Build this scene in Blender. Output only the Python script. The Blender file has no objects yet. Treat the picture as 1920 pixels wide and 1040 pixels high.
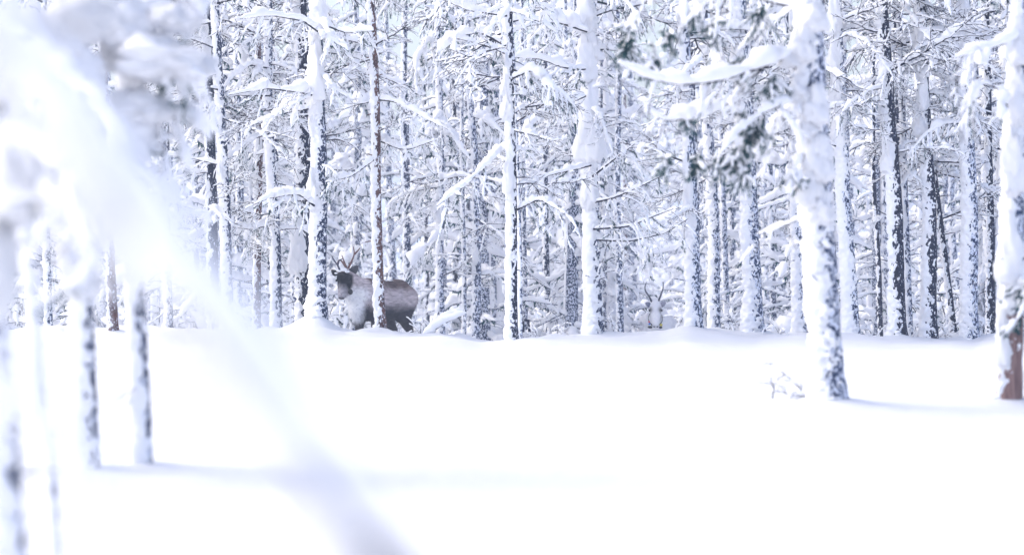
import bpy, math, random
import numpy as np
from mathutils import Vector, Matrix

# ------------------------------------------------------------------ camera, sky, sun, exposure
SC = bpy.context.scene
COL = SC.collection
PI = math.pi
FPX, HOR = 4533.0, 455.0            # focal length and horizon row in the 1920 x 1040 frame
CAM_Z = 1.0
cd = bpy.data.cameras.new('camera')
cd.sensor_width = 36.0; cd.lens = 85.0
cd.clip_start = 0.05; cd.clip_end = 5000.0
cd.dof.use_dof = True; cd.dof.focus_distance = 26.8; cd.dof.aperture_fstop = 1.7
cam = bpy.data.objects.new('camera', cd); COL.objects.link(cam)
PITCH = math.atan((520.0 - HOR) / FPX)
cam.location = (0, 0, CAM_Z)
cam.rotation_euler = (PI / 2 - PITCH, 0, 0)
SC.camera = cam

SUN_EL, SUN_AZ = math.radians(47), math.radians(-80)      # a veiled sun to the left
world = bpy.data.worlds.new('World'); SC.world = world; world.use_nodes = True
wn = world.node_tree; wn.nodes.clear()
sky = wn.nodes.new('ShaderNodeTexSky'); sky.sky_type = 'NISHITA'; sky.sun_disc = False
sky.sun_elevation = SUN_EL; sky.sun_rotation = SUN_AZ
sky.air_density = 1.0; sky.dust_density = 4.0; sky.ozone_density = 1.5
hs = wn.nodes.new('ShaderNodeHueSaturation'); hs.inputs['Saturation'].default_value = 0.9   # cloud veil
hs.inputs['Hue'].default_value = 0.515
bg = wn.nodes.new('ShaderNodeBackground'); bg.inputs['Strength'].default_value = 0.15
wo = wn.nodes.new('ShaderNodeOutputWorld')
wn.links.new(sky.outputs[0], hs.inputs['Color']); wn.links.new(hs.outputs[0], bg.inputs['Color'])
wn.links.new(bg.outputs[0], wo.inputs[0])
sl = bpy.data.lights.new('sun', 'SUN'); sl.energy = 0.6; sl.angle = math.radians(110); sl.color = (1.0, 0.955, 0.935)
sun = bpy.data.objects.new('sun', sl); COL.objects.link(sun)
sd = Vector((math.sin(SUN_AZ) * math.cos(SUN_EL), math.cos(SUN_AZ) * math.cos(SUN_EL), math.sin(SUN_EL)))
sun.rotation_euler = sd.to_track_quat('Z', 'Y').to_euler(); sun.location = sd * 50

SC.view_settings.view_transform = 'Standard'; SC.view_settings.look = 'None'
SC.view_settings.gamma = 1.0; SC.view_settings.use_curve_mapping = False
SC.view_settings.exposure = 1.1
SC.render.engine = 'CYCLES'
SC.cycles.max_bounces = 10; SC.cycles.diffuse_bounces = 8; SC.cycles.glossy_bounces = 2
SC.cycles.volume_bounces = 1; SC.cycles.sample_clamp_indirect = 6.0

# ------------------------------------------------------------------ helpers
rng = np.random.default_rng(7)
R = random.Random(11)


def at(px, py, d):
    """world point at distance d seen at pixel (px, py) of the 1920 x 1040 frame"""
    xc = (px - 960.0) / FPX; yc = (520.0 - py) / FPX
    c, s = math.cos(PITCH), math.sin(PITCH)
    dy = c + yc * s; dz = -s + yc * c
    return np.array([xc / dy * d, d, CAM_Z + dz / dy * d])


def wx(px, d):
    return (px - 960.0) / FPX * d


def _h(ix, iy, iz, seed):
    n = (ix.astype(np.int64) * 374761393 + iy.astype(np.int64) * 668265263 + iz.astype(np.int64) * 2147483647 + seed * 974711) & 0xffffffff
    n = ((n ^ (n >> 13)) * 1274126177) & 0xffffffff
    n = (n ^ (n >> 16)) & 0xffffffff
    return n.astype(np.float64) / 4294967295.0


def noise(p, seed=0):
    p = np.asarray(p, float); f = np.floor(p); u = p - f; u = u * u * (3 - 2 * u); i = f.astype(np.int64)
    out = 0
    for a in (0, 1):
        for b in (0, 1):
            for c in (0, 1):
                w = (u[:, 0] if a else 1 - u[:, 0]) * (u[:, 1] if b else 1 - u[:, 1]) * (u[:, 2] if c else 1 - u[:, 2])
                out = out + w * _h(i[:, 0] + a, i[:, 1] + b, i[:, 2] + c, seed)
    return out                      # 0..1


def fbm(p, seed=0, o=3):
    s = 0; a = 1; t = 0
    for k in range(o):
        s = s + a * noise(np.asarray(p) * 2.03 ** k, seed + k * 17); t += a; a *= 0.5
    return s / t


def n1(x, seed=0):
    x = np.atleast_1d(np.asarray(x, float))
    return noise(np.stack([x, x * 0 + seed * 3.7, x * 0], 1), seed)


class MB:
    def __init__(s): s.V = []; s.Q = []; s.T = []; s.n = 0
    def add(s, V, Q=None, T=None):
        if Q is not None and len(Q): s.Q.append(np.asarray(Q) + s.n)
        if T is not None and len(T): s.T.append(np.asarray(T) + s.n)
        s.V.append(np.asarray(V, float)); s.n += len(V)
    def mesh(s, name, mat, smooth=True):
        V = np.concatenate(s.V) if s.V else np.zeros((0, 3))
        Q = np.concatenate(s.Q) if s.Q else np.zeros((0, 4), int)
        T = np.concatenate(s.T) if s.T else np.zeros((0, 3), int)
        me = bpy.data.meshes.new(name)
        me.vertices.add(len(V)); me.vertices.foreach_set('co', V.astype(np.float32).ravel())
        me.loops.add(Q.size + T.size)
        me.loops.foreach_set('vertex_index', np.concatenate([Q.ravel(), T.ravel()]).astype(np.int32))
        me.polygons.add(len(Q) + len(T))
        st = np.concatenate([np.arange(len(Q)) * 4, Q.size + np.arange(len(T)) * 3]).astype(np.int32)
        me.polygons.foreach_set('loop_start', st)
        if smooth: me.polygons.foreach_set('use_smooth', np.ones(len(st), bool))
        me.update(calc_edges=True)
        if mat: me.materials.append(mat)
        return me


def tube(mb, P, r, k=5, asp=1.0, up=None, cap=True):
    """tube along P with radii r, k sides; asp squashes it vertically"""
    P = np.asarray(P, float); r = np.asarray(r, float); n = len(P)
    t = np.gradient(P, axis=0); t /= np.linalg.norm(t, axis=1)[:, None] + 1e-9
    ref = np.array([0, 0, 1.0]) if abs(t[:, 2]).mean() < 0.9 else np.array([0, 1.0, 0])
    s = np.cross(t, ref); s /= np.linalg.norm(s, axis=1)[:, None] + 1e-9
    u = np.cross(s, t)
    a = np.arange(k) * 2 * PI / k
    V = P[:, None] + r[:, None, None] * (np.cos(a)[None, :, None] * s[:, None] + asp * np.sin(a)[None, :, None] * u[:, None])
    i = np.arange(n - 1)[:, None] * k; j = np.arange(k)[None]; j2 = (j + 1) % k
    Q = np.stack([i + j, i + j2, i + k + j2, i + k + j], -1).reshape(-1, 4)
    V = V.reshape(-1, 3)
    T = []
    if cap:
        V = np.concatenate([V, P[:1] - t[:1] * r[0] * .4, P[-1:] + t[-1:] * r[-1] * .6])
        a0, a1 = n * k, n * k + 1; e = (n - 1) * k
        T = [[a0, (q + 1) % k, q] for q in range(k)] + [[a1, e + q, e + (q + 1) % k] for q in range(k)]
    mb.add(V, Q, T)


def obj(name, me, parent=None, loc=(0, 0, 0), rot=(0, 0, 0), sc=1.0):
    o = bpy.data.objects.new(name, me); COL.objects.link(o)
    o.location = loc; o.rotation_euler = rot
    o.scale = (sc, sc, sc) if not hasattr(sc, '__len__') else sc
    if parent: o.parent = parent
    return o


def thing(name, label, cat, loc=(0, 0, 0), group=None, rotz=0):
    o = bpy.data.objects.new(name, None); COL.objects.link(o)
    o.location = loc; o.rotation_euler = (0, 0, rotz); o.empty_display_size = .2
    o['label'] = label; o['category'] = cat
    if group: o['group'] = group
    return o


# ------------------------------------------------------------------ materials
def mat(name, col, rough=.7, spec=.3):
    m = bpy.data.materials.new(name); m.use_nodes = True
    b = m.node_tree.nodes['Principled BSDF']
    b.inputs['Base Color'].default_value = (*col, 1); b.inputs['Roughness'].default_value = rough
    b.inputs['Specular IOR Level'].default_value = spec
    return m, m.node_tree, b


def nz(nt, scale, detail=3, coord='Object', stretch=None, rough=.6):
    tc = nt.nodes.new('ShaderNodeTexCoord'); n = nt.nodes.new('ShaderNodeTexNoise')
    n.inputs['Scale'].default_value = scale; n.inputs['Detail'].default_value = detail; n.inputs['Roughness'].default_value = rough
    if stretch:
        mp = nt.nodes.new('ShaderNodeMapping'); mp.inputs['Scale'].default_value = stretch
        nt.links.new(tc.outputs[coord], mp.inputs[0]); nt.links.new(mp.outputs[0], n.inputs['Vector'])
    else: nt.links.new(tc.outputs[coord], n.inputs['Vector'])
    return n


def ramp(nt, src, stops):
    r = nt.nodes.new('ShaderNodeValToRGB'); e = r.color_ramp.elements
    while len(e) < len(stops): e.new(0.5)
    for k, (p, c) in enumerate(stops): e[k].position = p; e[k].color = (*c, 1)
    nt.links.new(src, r.inputs[0]); return r


def bump(nt, b, src, st, dist):
    bp = nt.nodes.new('ShaderNodeBump'); bp.inputs['Strength'].default_value = st; bp.inputs['Distance'].default_value = dist
    nt.links.new(src, bp.inputs['Height']); nt.links.new(bp.outputs[0], b.inputs['Normal'])


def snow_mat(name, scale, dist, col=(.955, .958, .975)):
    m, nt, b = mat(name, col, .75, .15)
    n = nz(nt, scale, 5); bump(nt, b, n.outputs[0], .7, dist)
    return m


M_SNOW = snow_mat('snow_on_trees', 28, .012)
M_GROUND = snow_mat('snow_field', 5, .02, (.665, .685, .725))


def bark_mat(name, c1, c2, frost, fcol=(.7, .74, .84)):
    m, nt, b = mat(name, c1, .9, .1)
    n = nz(nt, 22, 4, stretch=(1, 1, .3)); r = ramp(nt, n.outputs[0], [(.35, c1), (.65, c2)])
    n2 = nz(nt, 42, 3, stretch=(1, 1, .7), rough=.75); r2 = ramp(nt, n2.outputs[0], [(frost, (0, 0, 0)), (frost + .05, (1, 1, 1))])
    mx = nt.nodes.new('ShaderNodeMixRGB'); mx.inputs[2].default_value = (*fcol, 1)
    nt.links.new(r2.outputs[0], mx.inputs[0]); nt.links.new(r.outputs[0], mx.inputs[1]); nt.links.new(mx.outputs[0], b.inputs['Base Color'])
    bump(nt, b, n.outputs[0], .8, .01)
    return m


BARK = {
    'grey': bark_mat('grey_bark', (.009, .018, .048), (.024, .038, .085), .54),
    'frosty': bark_mat('frosted_bark', (.010, .022, .060), (.028, .048, .110), .49),
    'dark': bark_mat('dark_bark', (.007, .011, .028), (.018, .024, .052), .60),
    'brown': bark_mat('brown_bark', (.05, .024, .026), (.15, .075, .062), .57),
}
def debarked():
    """frosted bark above, smooth pinkish-brown bare wood on the lowest half metre"""
    m = BARK['frosty'].copy(); m.name = 'debarked_trunk'; nt = m.node_tree; b = nt.nodes['Principled BSDF']; src = b.inputs['Base Color'].links[0].from_socket
    tc = nt.nodes.new('ShaderNodeTexCoord'); sp = nt.nodes.new('ShaderNodeSeparateXYZ'); nt.links.new(tc.outputs['Object'], sp.inputs[0])
    n = nz(nt, 9, 3); ad = nt.nodes.new('ShaderNodeMath'); ad.operation = 'MULTIPLY_ADD'; ad.inputs[1].default_value = .12; nt.links.new(n.outputs[0], ad.inputs[0]); nt.links.new(sp.outputs[2], ad.inputs[2])
    r = ramp(nt, ad.outputs[0], [(.50, (0, 0, 0)), (.53, (1, 1, 1))])
    g = nz(nt, 30, 4, stretch=(1.6, 1.6, .12)); w = ramp(nt, g.outputs[0], [(.3, (.10, .055, .05)), (.55, (.27, .17, .155)), (.75, (.36, .25, .23))])
    mx = nt.nodes.new('ShaderNodeMixRGB'); nt.links.new(r.outputs[0], mx.inputs[0]); nt.links.new(w.outputs[0], mx.inputs[1]); nt.links.new(src, mx.inputs[2]); nt.links.new(mx.outputs[0], b.inputs['Base Color'])
    return m


BARK['debarked'] = debarked()
M_TWIG, _, _ = mat('twig', (.012, .012, .026), .9, .05)
M_NEEDLE, nt_, b_ = mat('needles', (.012, .04, .045), .7, .2)
_n = nz(nt_, 14, 2); _r = ramp(nt_, _n.outputs[0], [(.35, (.004, .042, .055)), (.7, (.012, .10, .10))]); nt_.links.new(_r.outputs[0], b_.inputs['Base Color'])

# ------------------------------------------------------------------ the ground
PROF = np.array([(-400, 615), (0, 615), (300, 611), (430, 616), (545, 612), (575, 607), (600, 609), (625, 617), (700, 621), (780, 621), (825, 618),
                 (870, 626), (900, 634), (960, 637), (1000, 626), (1100, 622), (1240, 620), (1290, 608), (1325, 615), (1380, 623), (1420, 627),
                 (1500, 620), (1600, 625), (1680, 632), (1800, 632), (1830, 636), (1870, 625), (1920, 625), (2400, 625)], float)
CREST = 26.4
MOUNDS = []           # (x, y, height, radius) heaps of snow round the trunks


def gz(x, y):
    x = np.atleast_1d(np.asarray(x, float)); y = np.atleast_1d(np.asarray(y, float))
    px = 960 + x / np.maximum(y, 5) * FPX
    crest = CAM_Z - (np.interp(px, PROF[:, 0], PROF[:, 1]) - HOR) / FPX * CREST
    w = np.clip((y - 20) / (CREST - 20), 0, 1); w = w * w * (3 - 2 * w)
    z = crest * w
    over = np.maximum(y - CREST, 0)
    z = z - 0.15 * np.minimum(over, 6) * np.clip(over / 1.2, 0, 1) - .045 * np.clip(over - 6, 0, 60)
    q = np.stack([x, y, x * 0], 1)
    z = z + (fbm(q * .55, 3) - .5) * .07 * np.clip((y - 3) / 8, 0, 1) + (fbm(q * 2.2, 5) - .5) * .03 + (fbm(q * .2, 9) - .5) * .08 * np.clip((y - 3) / 8, 0, 1) * (1 - w)
    cr = np.exp(-((y - CREST + .2) / 1.3) ** 2); z = z - .025 * cr + cr * ((fbm(q * np.array([2.6, 1.6, 1]), 21) - .5) * .15 + (fbm(q * 7, 22) - .5) * .05)
    z = z + (noise(q * np.array([.35, .9, 1]) + 7, 31) - .5) * .045 * np.clip((y - 4) / 6, 0, 1) * (1 - cr)
    for mx_, my_, mh, mr in MOUNDS:
        z = z + mh * np.exp(-((x - mx_) ** 2 + (y - my_) ** 2) / mr ** 2)
    return z


def gz1(x, y): return float(gz([x], [y])[0])


# ------------------------------------------------------------------ branch library
def grow(rg, p, d, L, n, grav, wander):
    P = [np.array(p, float)]; d = np.array(d, float)
    for i in range(n - 1):
        d = d + rg.normal(0, wander, 3) + np.array([0, 0, -grav]); d /= np.linalg.norm(d)
        P.append(P[-1] + d * L / (n - 1))
    return np.array(P)


def snow_on(mb, P, r, base, k, seed, sides=6, gap=.22, flat=.85, even=False):
    n = len(P); m = max(6, int(np.linalg.norm(np.diff(P, axis=0), axis=1).sum() / max(.012, base * .8)))
    m = min(m, 60)
    tt = np.linspace(0, n - 1, m); Pn = np.stack([np.interp(tt, np.arange(n), P[:, q]) for q in range(3)], 1); rn = np.interp(tt, np.arange(n), r)
    t = np.gradient(Pn, axis=0); t /= np.linalg.norm(t, axis=1)[:, None] + 1e-9
    hor = np.sqrt(np.clip(1 - t[:, 2] ** 2, 0.02, 1))
    s = np.linspace(0, 1, m)
    L = np.linalg.norm(np.diff(Pn, axis=0), axis=1).sum()
    l1 = n1(s * L / (base * 5) + seed, seed); l2 = n1(s * L / (base * 1.7) + seed * 2, seed + 5)
    rs = (base + k * rn) * (.3 + 1.25 * l1 * (.35 + 1.3 * l2)) * hor ** .6
    rs = np.where(l1 < gap + .08, rn * .5, rs)
    if even: rs = base * (.85 + .35 * l1) * np.ones(m)
    rs *= np.clip(np.minimum(s * 8, (1 - s) * 6) + .25, 0, 1)
    C = Pn + np.array([0, 0, 1.0]) * (rn * .45 + rs * .72)[:, None]
    C[:, :2] += (rg_global.normal(0, 1, (m, 2)) * rs[:, None] * .2)
    tube(mb, C, rs, sides, flat)


rg_global = np.random.default_rng(5)


def needles(mb, P, rg, cnt, ln, wd, down=.5):
    n = len(P); t = rg.uniform(.1, n - 1.001, cnt); i = t.astype(int); f = (t - i)[:, None]
    B = P[i] * (1 - f) + P[i + 1] * f; D = P[i + 1] - P[i]; D /= np.linalg.norm(D, axis=1)[:, None] + 1e-9
    A = D * .9 + rg.normal(0, .75, (cnt, 3)) + np.array([0, 0, -down]); A /= np.linalg.norm(A, axis=1)[:, None]
    S = np.cross(A, rg.normal(0, 1, (cnt, 3))); S /= np.linalg.norm(S, axis=1)[:, None] + 1e-9
    ll = rg.uniform(.6, 1.2, cnt)[:, None] * ln
    V = np.stack([B - S * wd / 2, B + S * wd / 2, B + A * ll], 1).reshape(-1, 3)
    mb.add(V, None, np.arange(cnt * 3).reshape(-1, 3))


def lib_branch(kind, seed):
    """returns (bark mesh, snow mesh, needle mesh or None); grows along +X from the origin"""
    rg = np.random.default_rng(seed); B, S, N = MB(), MB(), MB()
    if kind == 'twiggy':         # bare lower branch, many fine curved twigs
        al = rg.uniform(-.35, .35); L = rg.uniform(.8, 1.5); r0 = rg.uniform(.010, .016)
        P = grow(rg, (0, 0, 0), (math.cos(al), 0, math.sin(al)), L, 14, rg.uniform(-.02, .08), .09)
        r = np.linspace(r0, .004, 14); tube(B, P, r, 5); snow_on(S, P, r, rg.uniform(.018, .032), 1.0, seed, 7)
        for j in range(rg.integers(12, 18)):
            i = rg.integers(2, 13); sd_ = 1 if j % 2 else -1
            d = P[i] - P[i - 1]; d /= np.linalg.norm(d); d = d * .9 + np.array([0, sd_ * rg.uniform(.5, 1.1), rg.uniform(-.6, .4)]); d /= np.linalg.norm(d)
            L2 = (1 - i / 16) * L * rg.uniform(.3, .6); P2 = grow(rg, P[i], d, L2, 8, rg.uniform(-.08, .14), .13)
            r2 = np.linspace(.0065, .0032, 8); tube(B, P2, r2, 4); snow_on(S, P2, r2, .0095, 1, seed + j, 5, .3)
            for q in range(rg.integers(2, 5)):
                i2 = rg.integers(2, 7); d2 = P2[i2] - P2[i2 - 1]; d2 /= np.linalg.norm(d2); d2 = d2 + rg.normal(0, .6, 3); d2 /= np.linalg.norm(d2)
                P3 = grow(rg, P2[i2], d2, rg.uniform(.06, .25), 5, rg.uniform(-.1, .15), .16)
                r3 = np.linspace(.0046, .0026, 5); tube(B, P3, r3, 3); snow_on(S, P3, r3, .007, 1, seed + j + q, 4, .35)
    elif kind == 'heavy':        # branch under a thick load
        al = rg.uniform(-.25, .3); L = rg.uniform(.6, 1.1); r0 = rg.uniform(.009, .015)
        P = grow(rg, (0, 0, 0), (math.cos(al), 0, math.sin(al)), L, 12, rg.uniform(.02, .09), .06)
        r = np.linspace(r0, .003, 12); tube(B, P, r, 5); snow_on(S, P, r, rg.uniform(.03, .052), 1.0, seed, 10, .05, .8)
        for j in range(7):
            i = rg.integers(2, 11); sd_ = 1 if j % 2 else -1
            d = P[i] - P[i - 1]; d /= np.linalg.norm(d); d = d * .8 + np.array([0, sd_ * rg.uniform(.5, 1), rg.uniform(-.6, .1)]); d /= np.linalg.norm(d)
            P2 = grow(rg, P[i], d, L * rg.uniform(.25, .45), 8, rg.uniform(.02, .15), .1)
            r2 = np.linspace(.004, .0016, 8); tube(B, P2, r2, 4); snow_on(S, P2, r2, rg.uniform(.018, .03), 1, seed + j, 7, .12)
            needles(N, P2, rg, 40, .028, .0045, .7)
    else:                        # 'spruce': drooping bough with hanging shoots under snow
        al = rg.uniform(-.3, .15); L = rg.uniform(.7, 1.25); r0 = rg.uniform(.009, .014)
        P = grow(rg, (0, 0, 0), (math.cos(al), 0, math.sin(al)), L, 14, rg.uniform(.05, .1), .05)
        r = np.linspace(r0, .0025, 14); tube(B, P, r, 5); snow_on(S, P, r, rg.uniform(.03, .05), 1.0, seed, 9, .05, .85)
        for j in range(18):
            i = 2 + j * 11 // 18; sd_ = 1 if j % 2 else -1
            d = P[i] - P[i - 1]; d /= np.linalg.norm(d); d = d * .6 + np.array([0, sd_ * rg.uniform(.3, 1), rg.uniform(-1.2, -.2)]); d /= np.linalg.norm(d)
            P2 = grow(rg, P[i], d, rg.uniform(.15, .4), 8, rg.uniform(.08, .25), .1)
            r2 = np.linspace(.0038, .0016, 8); tube(B, P2, r2, 3); snow_on(S, P2, r2, rg.uniform(.014, .03), 1, seed + j, 6, .2)
            needles(N, P2, rg, 110, .035, .006, .6)
    return (B.mesh('branch_' + kind, M_TWIG), S.mesh('branch_snow_' + kind, M_SNOW), N.mesh('needles_' + kind, M_NEEDLE, False) if N.n else None)


LIB = {k: [lib_branch(k, s + 100 * q) for s in range(n)] for q, (k, n) in enumerate((('twiggy', 14), ('heavy', 10), ('spruce', 10)))}


def lump_mesh(seed, kind):
    """a slumped heap of snow caught on a trunk: pointed top, full belly, undercut below"""
    rg = np.random.default_rng(seed + 900)
    nu, nv = 32, 30
    v = np.linspace(0, 1, nv); u = np.arange(nu) * 2 * PI / nu
    prof = np.sin(np.clip(v, 0, 1) ** (1.5 if kind == 'cone' else 1.0) * PI) ** (.75) * (1 if kind != 'cone' else .9)
    prof = np.maximum(prof, .02)
    z = 1 - v * 2
    U, W = np.meshgrid(u, np.arange(nv)); X = np.cos(U) * prof[W]; Y = np.sin(U) * prof[W]; Z = z[W] * (1.25 if kind == 'cone' else 1)
    P = np.stack([X, Y, Z], -1).reshape(-1, 3)
    d = P / (np.linalg.norm(P, axis=1)[:, None] + 1e-6)
    nn = fbm(P * 1.6 + seed * 5, seed, 3) - .5
    P = P + d * (nn * 1.1 + (fbm(P * 5 + 3, seed + 40, 3) - .5) * .5)[:, None]
    P[:, 2] = np.where(P[:, 2] < -.6, -.6 + (P[:, 2] + .6) * .5, P[:, 2])
    mb = MB(); i = np.arange(nv - 1)[:, None] * nu; j = np.arange(nu)[None]; j2 = (j + 1) % nu
    Q = np.stack([i + j, i + nu + j, i + nu + j2, i + j2], -1).reshape(-1, 4)
    a = len(P); P = np.concatenate([P, P[:nu].mean(0, keepdims=True), P[-nu:].mean(0, keepdims=True)])
    e = (nv - 1) * nu
    T = [[a, q, (q + 1) % nu] for q in range(nu)] + [[a + 1, e + (q + 1) % nu, e + q] for q in range(nu)]
    mb.add(P, Q, T); return mb.mesh('snow_clump', M_SNOW)


LUMPS = [lump_mesh(s, 'cone' if s % 2 else 'ball') for s in range(8)]

# ------------------------------------------------------------------ trunks
def trunk_parts(root, seed, r0, H, lean, half, bark, bend=.0, coat=.45, th0=math.radians(188), dens=1.0, zdense=4.6, bare=None, taper=.55, rag=1.0, k=None):
    """trunk mesh and its plastered coat of snow, both real shells; lean = (dx, dy) per metre"""
    rg = np.random.default_rng(seed)
    k = 44 if dens >= 1 else 24
    def centre(z):
        w = bend * np.sin(z * 1.3 + seed) + (n1(z * .8 + seed, seed) - .5) * .05
        w2 = (n1(z * .8 + seed * 2, seed + 3) - .5) * .05
        return np.stack([lean[0] * z + w, lean[1] * z + w2, z], 1)
    c0 = centre(np.array([0.]))[0]; c0[2] = 0
    def grid(dz, k):
        zs = np.concatenate([np.arange(-.45, zdense, dz), np.arange(zdense, H, .25), [H]])
        rad = r0 * (1 - taper * np.clip(zs, 0, H) / H) * (1 + .35 * np.exp(-np.clip(zs + .1, 0, 9) / .12)); rad = np.where(zs > H * .93, rad * .6, rad)
        C = centre(zs) - c0; A, ZI = np.meshgrid(np.arange(k) * 2 * PI / k, np.arange(len(zs)))
        i = np.arange(len(zs) - 1)[:, None] * k; j = np.arange(k)[None]; j2 = (j + 1) % k
        Q = np.stack([i + j, i + j2, i + k + j2, i + k + j], -1).reshape(-1, 4)
        q = np.stack([np.cos(A).ravel() * r0, np.sin(A).ravel() * r0, zs[ZI].ravel()], 1)
        def shell(rr): return np.stack([C[ZI, 0] + np.cos(A) * rr, C[ZI, 1] + np.sin(A) * rr, C[ZI, 2]], -1).reshape(-1, 3)
        return zs, rad, A, ZI, Q, q, shell
    zs, rad, A, ZI, Q, q, shell = grid(.035, 20)
    mt = MB(); mt.add(shell(rad[ZI] * (1 + (fbm(q * np.array([45, 45, 12]), seed, 2) - .5).reshape(A.shape) * .2)), Q)
    zs, rad, A, ZI, Q, q, shell = grid(.0125 / dens, k)
    nlo = fbm(q * np.array([9, 9, 3.2]) + seed, seed + 1, 3).reshape(A.shape)
    nhi = fbm(q * np.array([75, 75, 62]) + seed, seed + 2, 3).reshape(A.shape)
    nmi = fbm(q * np.array([34, 34, 20]) + seed, seed + 6, 2).reshape(A.shape)
    s = np.cos(A - th0) - math.cos(half)
    if bare is not None: s = s - bare(zs)[ZI]
    thick = coat * (s * .85 + (nlo - .5) * 1.5 * rag + ((nhi - .5) * 2.1 + (nmi - .5) * 2.3) * rag * np.exp(-np.clip(s, 0, 9) * .8))
    up = np.clip(thick, -.3, None); up = np.where(up > .7 * coat + .1, .7 * coat + .1 + (up - .7 * coat - .1) * .45, up)
    nmd = fbm(q * np.array([22, 22, 16]) + 9, seed + 4, 3).reshape(A.shape); up = up + np.where(up > 0, (nmd - .5) * .5, 0)
    mc = MB(); mc.add(shell(rad[ZI] * (1 + up) + .003), Q)
    for _ in range(int(9 * dens)):           # broken stubs
        z = rg.uniform(.3, 4); th = rg.uniform(0, 2 * PI); c = centre(np.array([z]))[0] - c0
        d = np.array([math.cos(th), math.sin(th), rg.uniform(-.3, .5)])
        Ls = rg.uniform(.05, .16) + r0
        tube(mt, [c + d * r0 * .5, c + d * (r0 + Ls) * .6, c + d * Ls * 1.1 + np.array([0, 0, -.01])], [.007, .005, .002], 4)
    o = obj('trunk', mt.mesh('trunk', BARK[bark]), root)
    obj('trunk_snow', mc.mesh('trunk_snow', M_SNOW), o)
    def axis(z):
        c = centre(np.array([z]))[0]; b = centre(np.array([0.]))[0]
        return np.array([c[0] - b[0], c[1] - b[1], z]), r0 * (1 - taper * max(z, 0) / H)
    return axis


def put_branch(root, axis, z, az, kind, idx, sc=1.0):
    me = LIB[kind][idx % len(LIB[kind])]; c, r = axis(z)
    o = obj('branch', me[0], root, c + np.array([math.cos(az), math.sin(az), 0]) * r * .6, (0, 0, az), sc)
    obj('branch_snow', me[1], o)
    if me[2]: obj('needles', me[2], o)
    return o


def put_lump(root, axis, z, az, i, s, off=1.0):
    c, r = axis(z)
    o = obj('snow_clump', LUMPS[i % 8], root, c + np.array([math.cos(az), math.sin(az), 0]) * (r + s[0] * .35) * off, (0, 0, R.uniform(0, 6)), s)
    return o


TREES = []
FOCAL = []


def tree(label, px, d, topx, wpx, half=100, bark='grey', mix=(.6, .2, .2), nb=16, zmin=1.2, lumps=4, H=6.4, seed=None, name='snowy_pine',
         cat='tree', bscale=1.0, topy=0, coat=.45, group=None, bare=None, side=None, dens=1.0, mound=.05, rag=1.0, by=None, upper=5, clear=.6):
    seed = seed if seed is not None else int(px * 7 + d * 13) % 9973
    x, y = wx(px, d), d
    if mound: MOUNDS.append((x, y, mound, .22))
    z0 = gz1(x, y)
    t = at(topx, topy, d); hgt = t[2] - z0; lean = ((t[0] - x) / hgt, R.uniform(-.02, .02))
    root = thing(name, label, cat, (x, y, z0), group)
    r0 = wpx / 2 / FPX * d / (1 + coat * .35)
    axis = trunk_parts(root, seed, r0, H, lean, math.radians(half - 17), bark, .012, coat, dens=dens, bare=bare, rag=rag, zdense=min(H - .5, hgt + .5))
    rr = random.Random(seed); nb = int(nb * .8)
    ks = ['twiggy'] * int(mix[0] * 100) + ['heavy'] * int(mix[1] * 100) + ['spruce'] * int(mix[2] * 100)
    for i in range(nb):
        f = (i + rr.random()) / nb; z = zmin + (hgt + .5 - zmin) * f ** .85
        az = rr.uniform(0, 2 * PI) if side is None else rr.gauss(side, .8)
        put_branch(root, axis, z, az, rr.choice(ks), rr.randrange(99), bscale * rr.uniform(.55, 1.1) * (.7 + .5 * f))
    for i in range(upper):                       # above the frame
        z = hgt + clear + (H - hgt - clear - .1) * (i + .5) / max(upper, 1)
        if z < H - .1: put_branch(root, axis, z, i * 2.4, 'spruce', i, 1.3 * (H - z) / H + .5)
    for i in range(lumps):
        z = rr.uniform(zmin, hgt); az = rr.uniform(PI * .7, PI * 1.5); w = r0 * rr.uniform(.7, 1.5)
        put_lump(root, axis, z, az, 1 + 2 * rr.randrange(4), (w * .85, w * .85, w * rr.uniform(1.6, 3.2)), .6)
    FOCAL.append((px, d)); root['_ax'] = 0; del root['_ax']
    return root, axis

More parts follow.
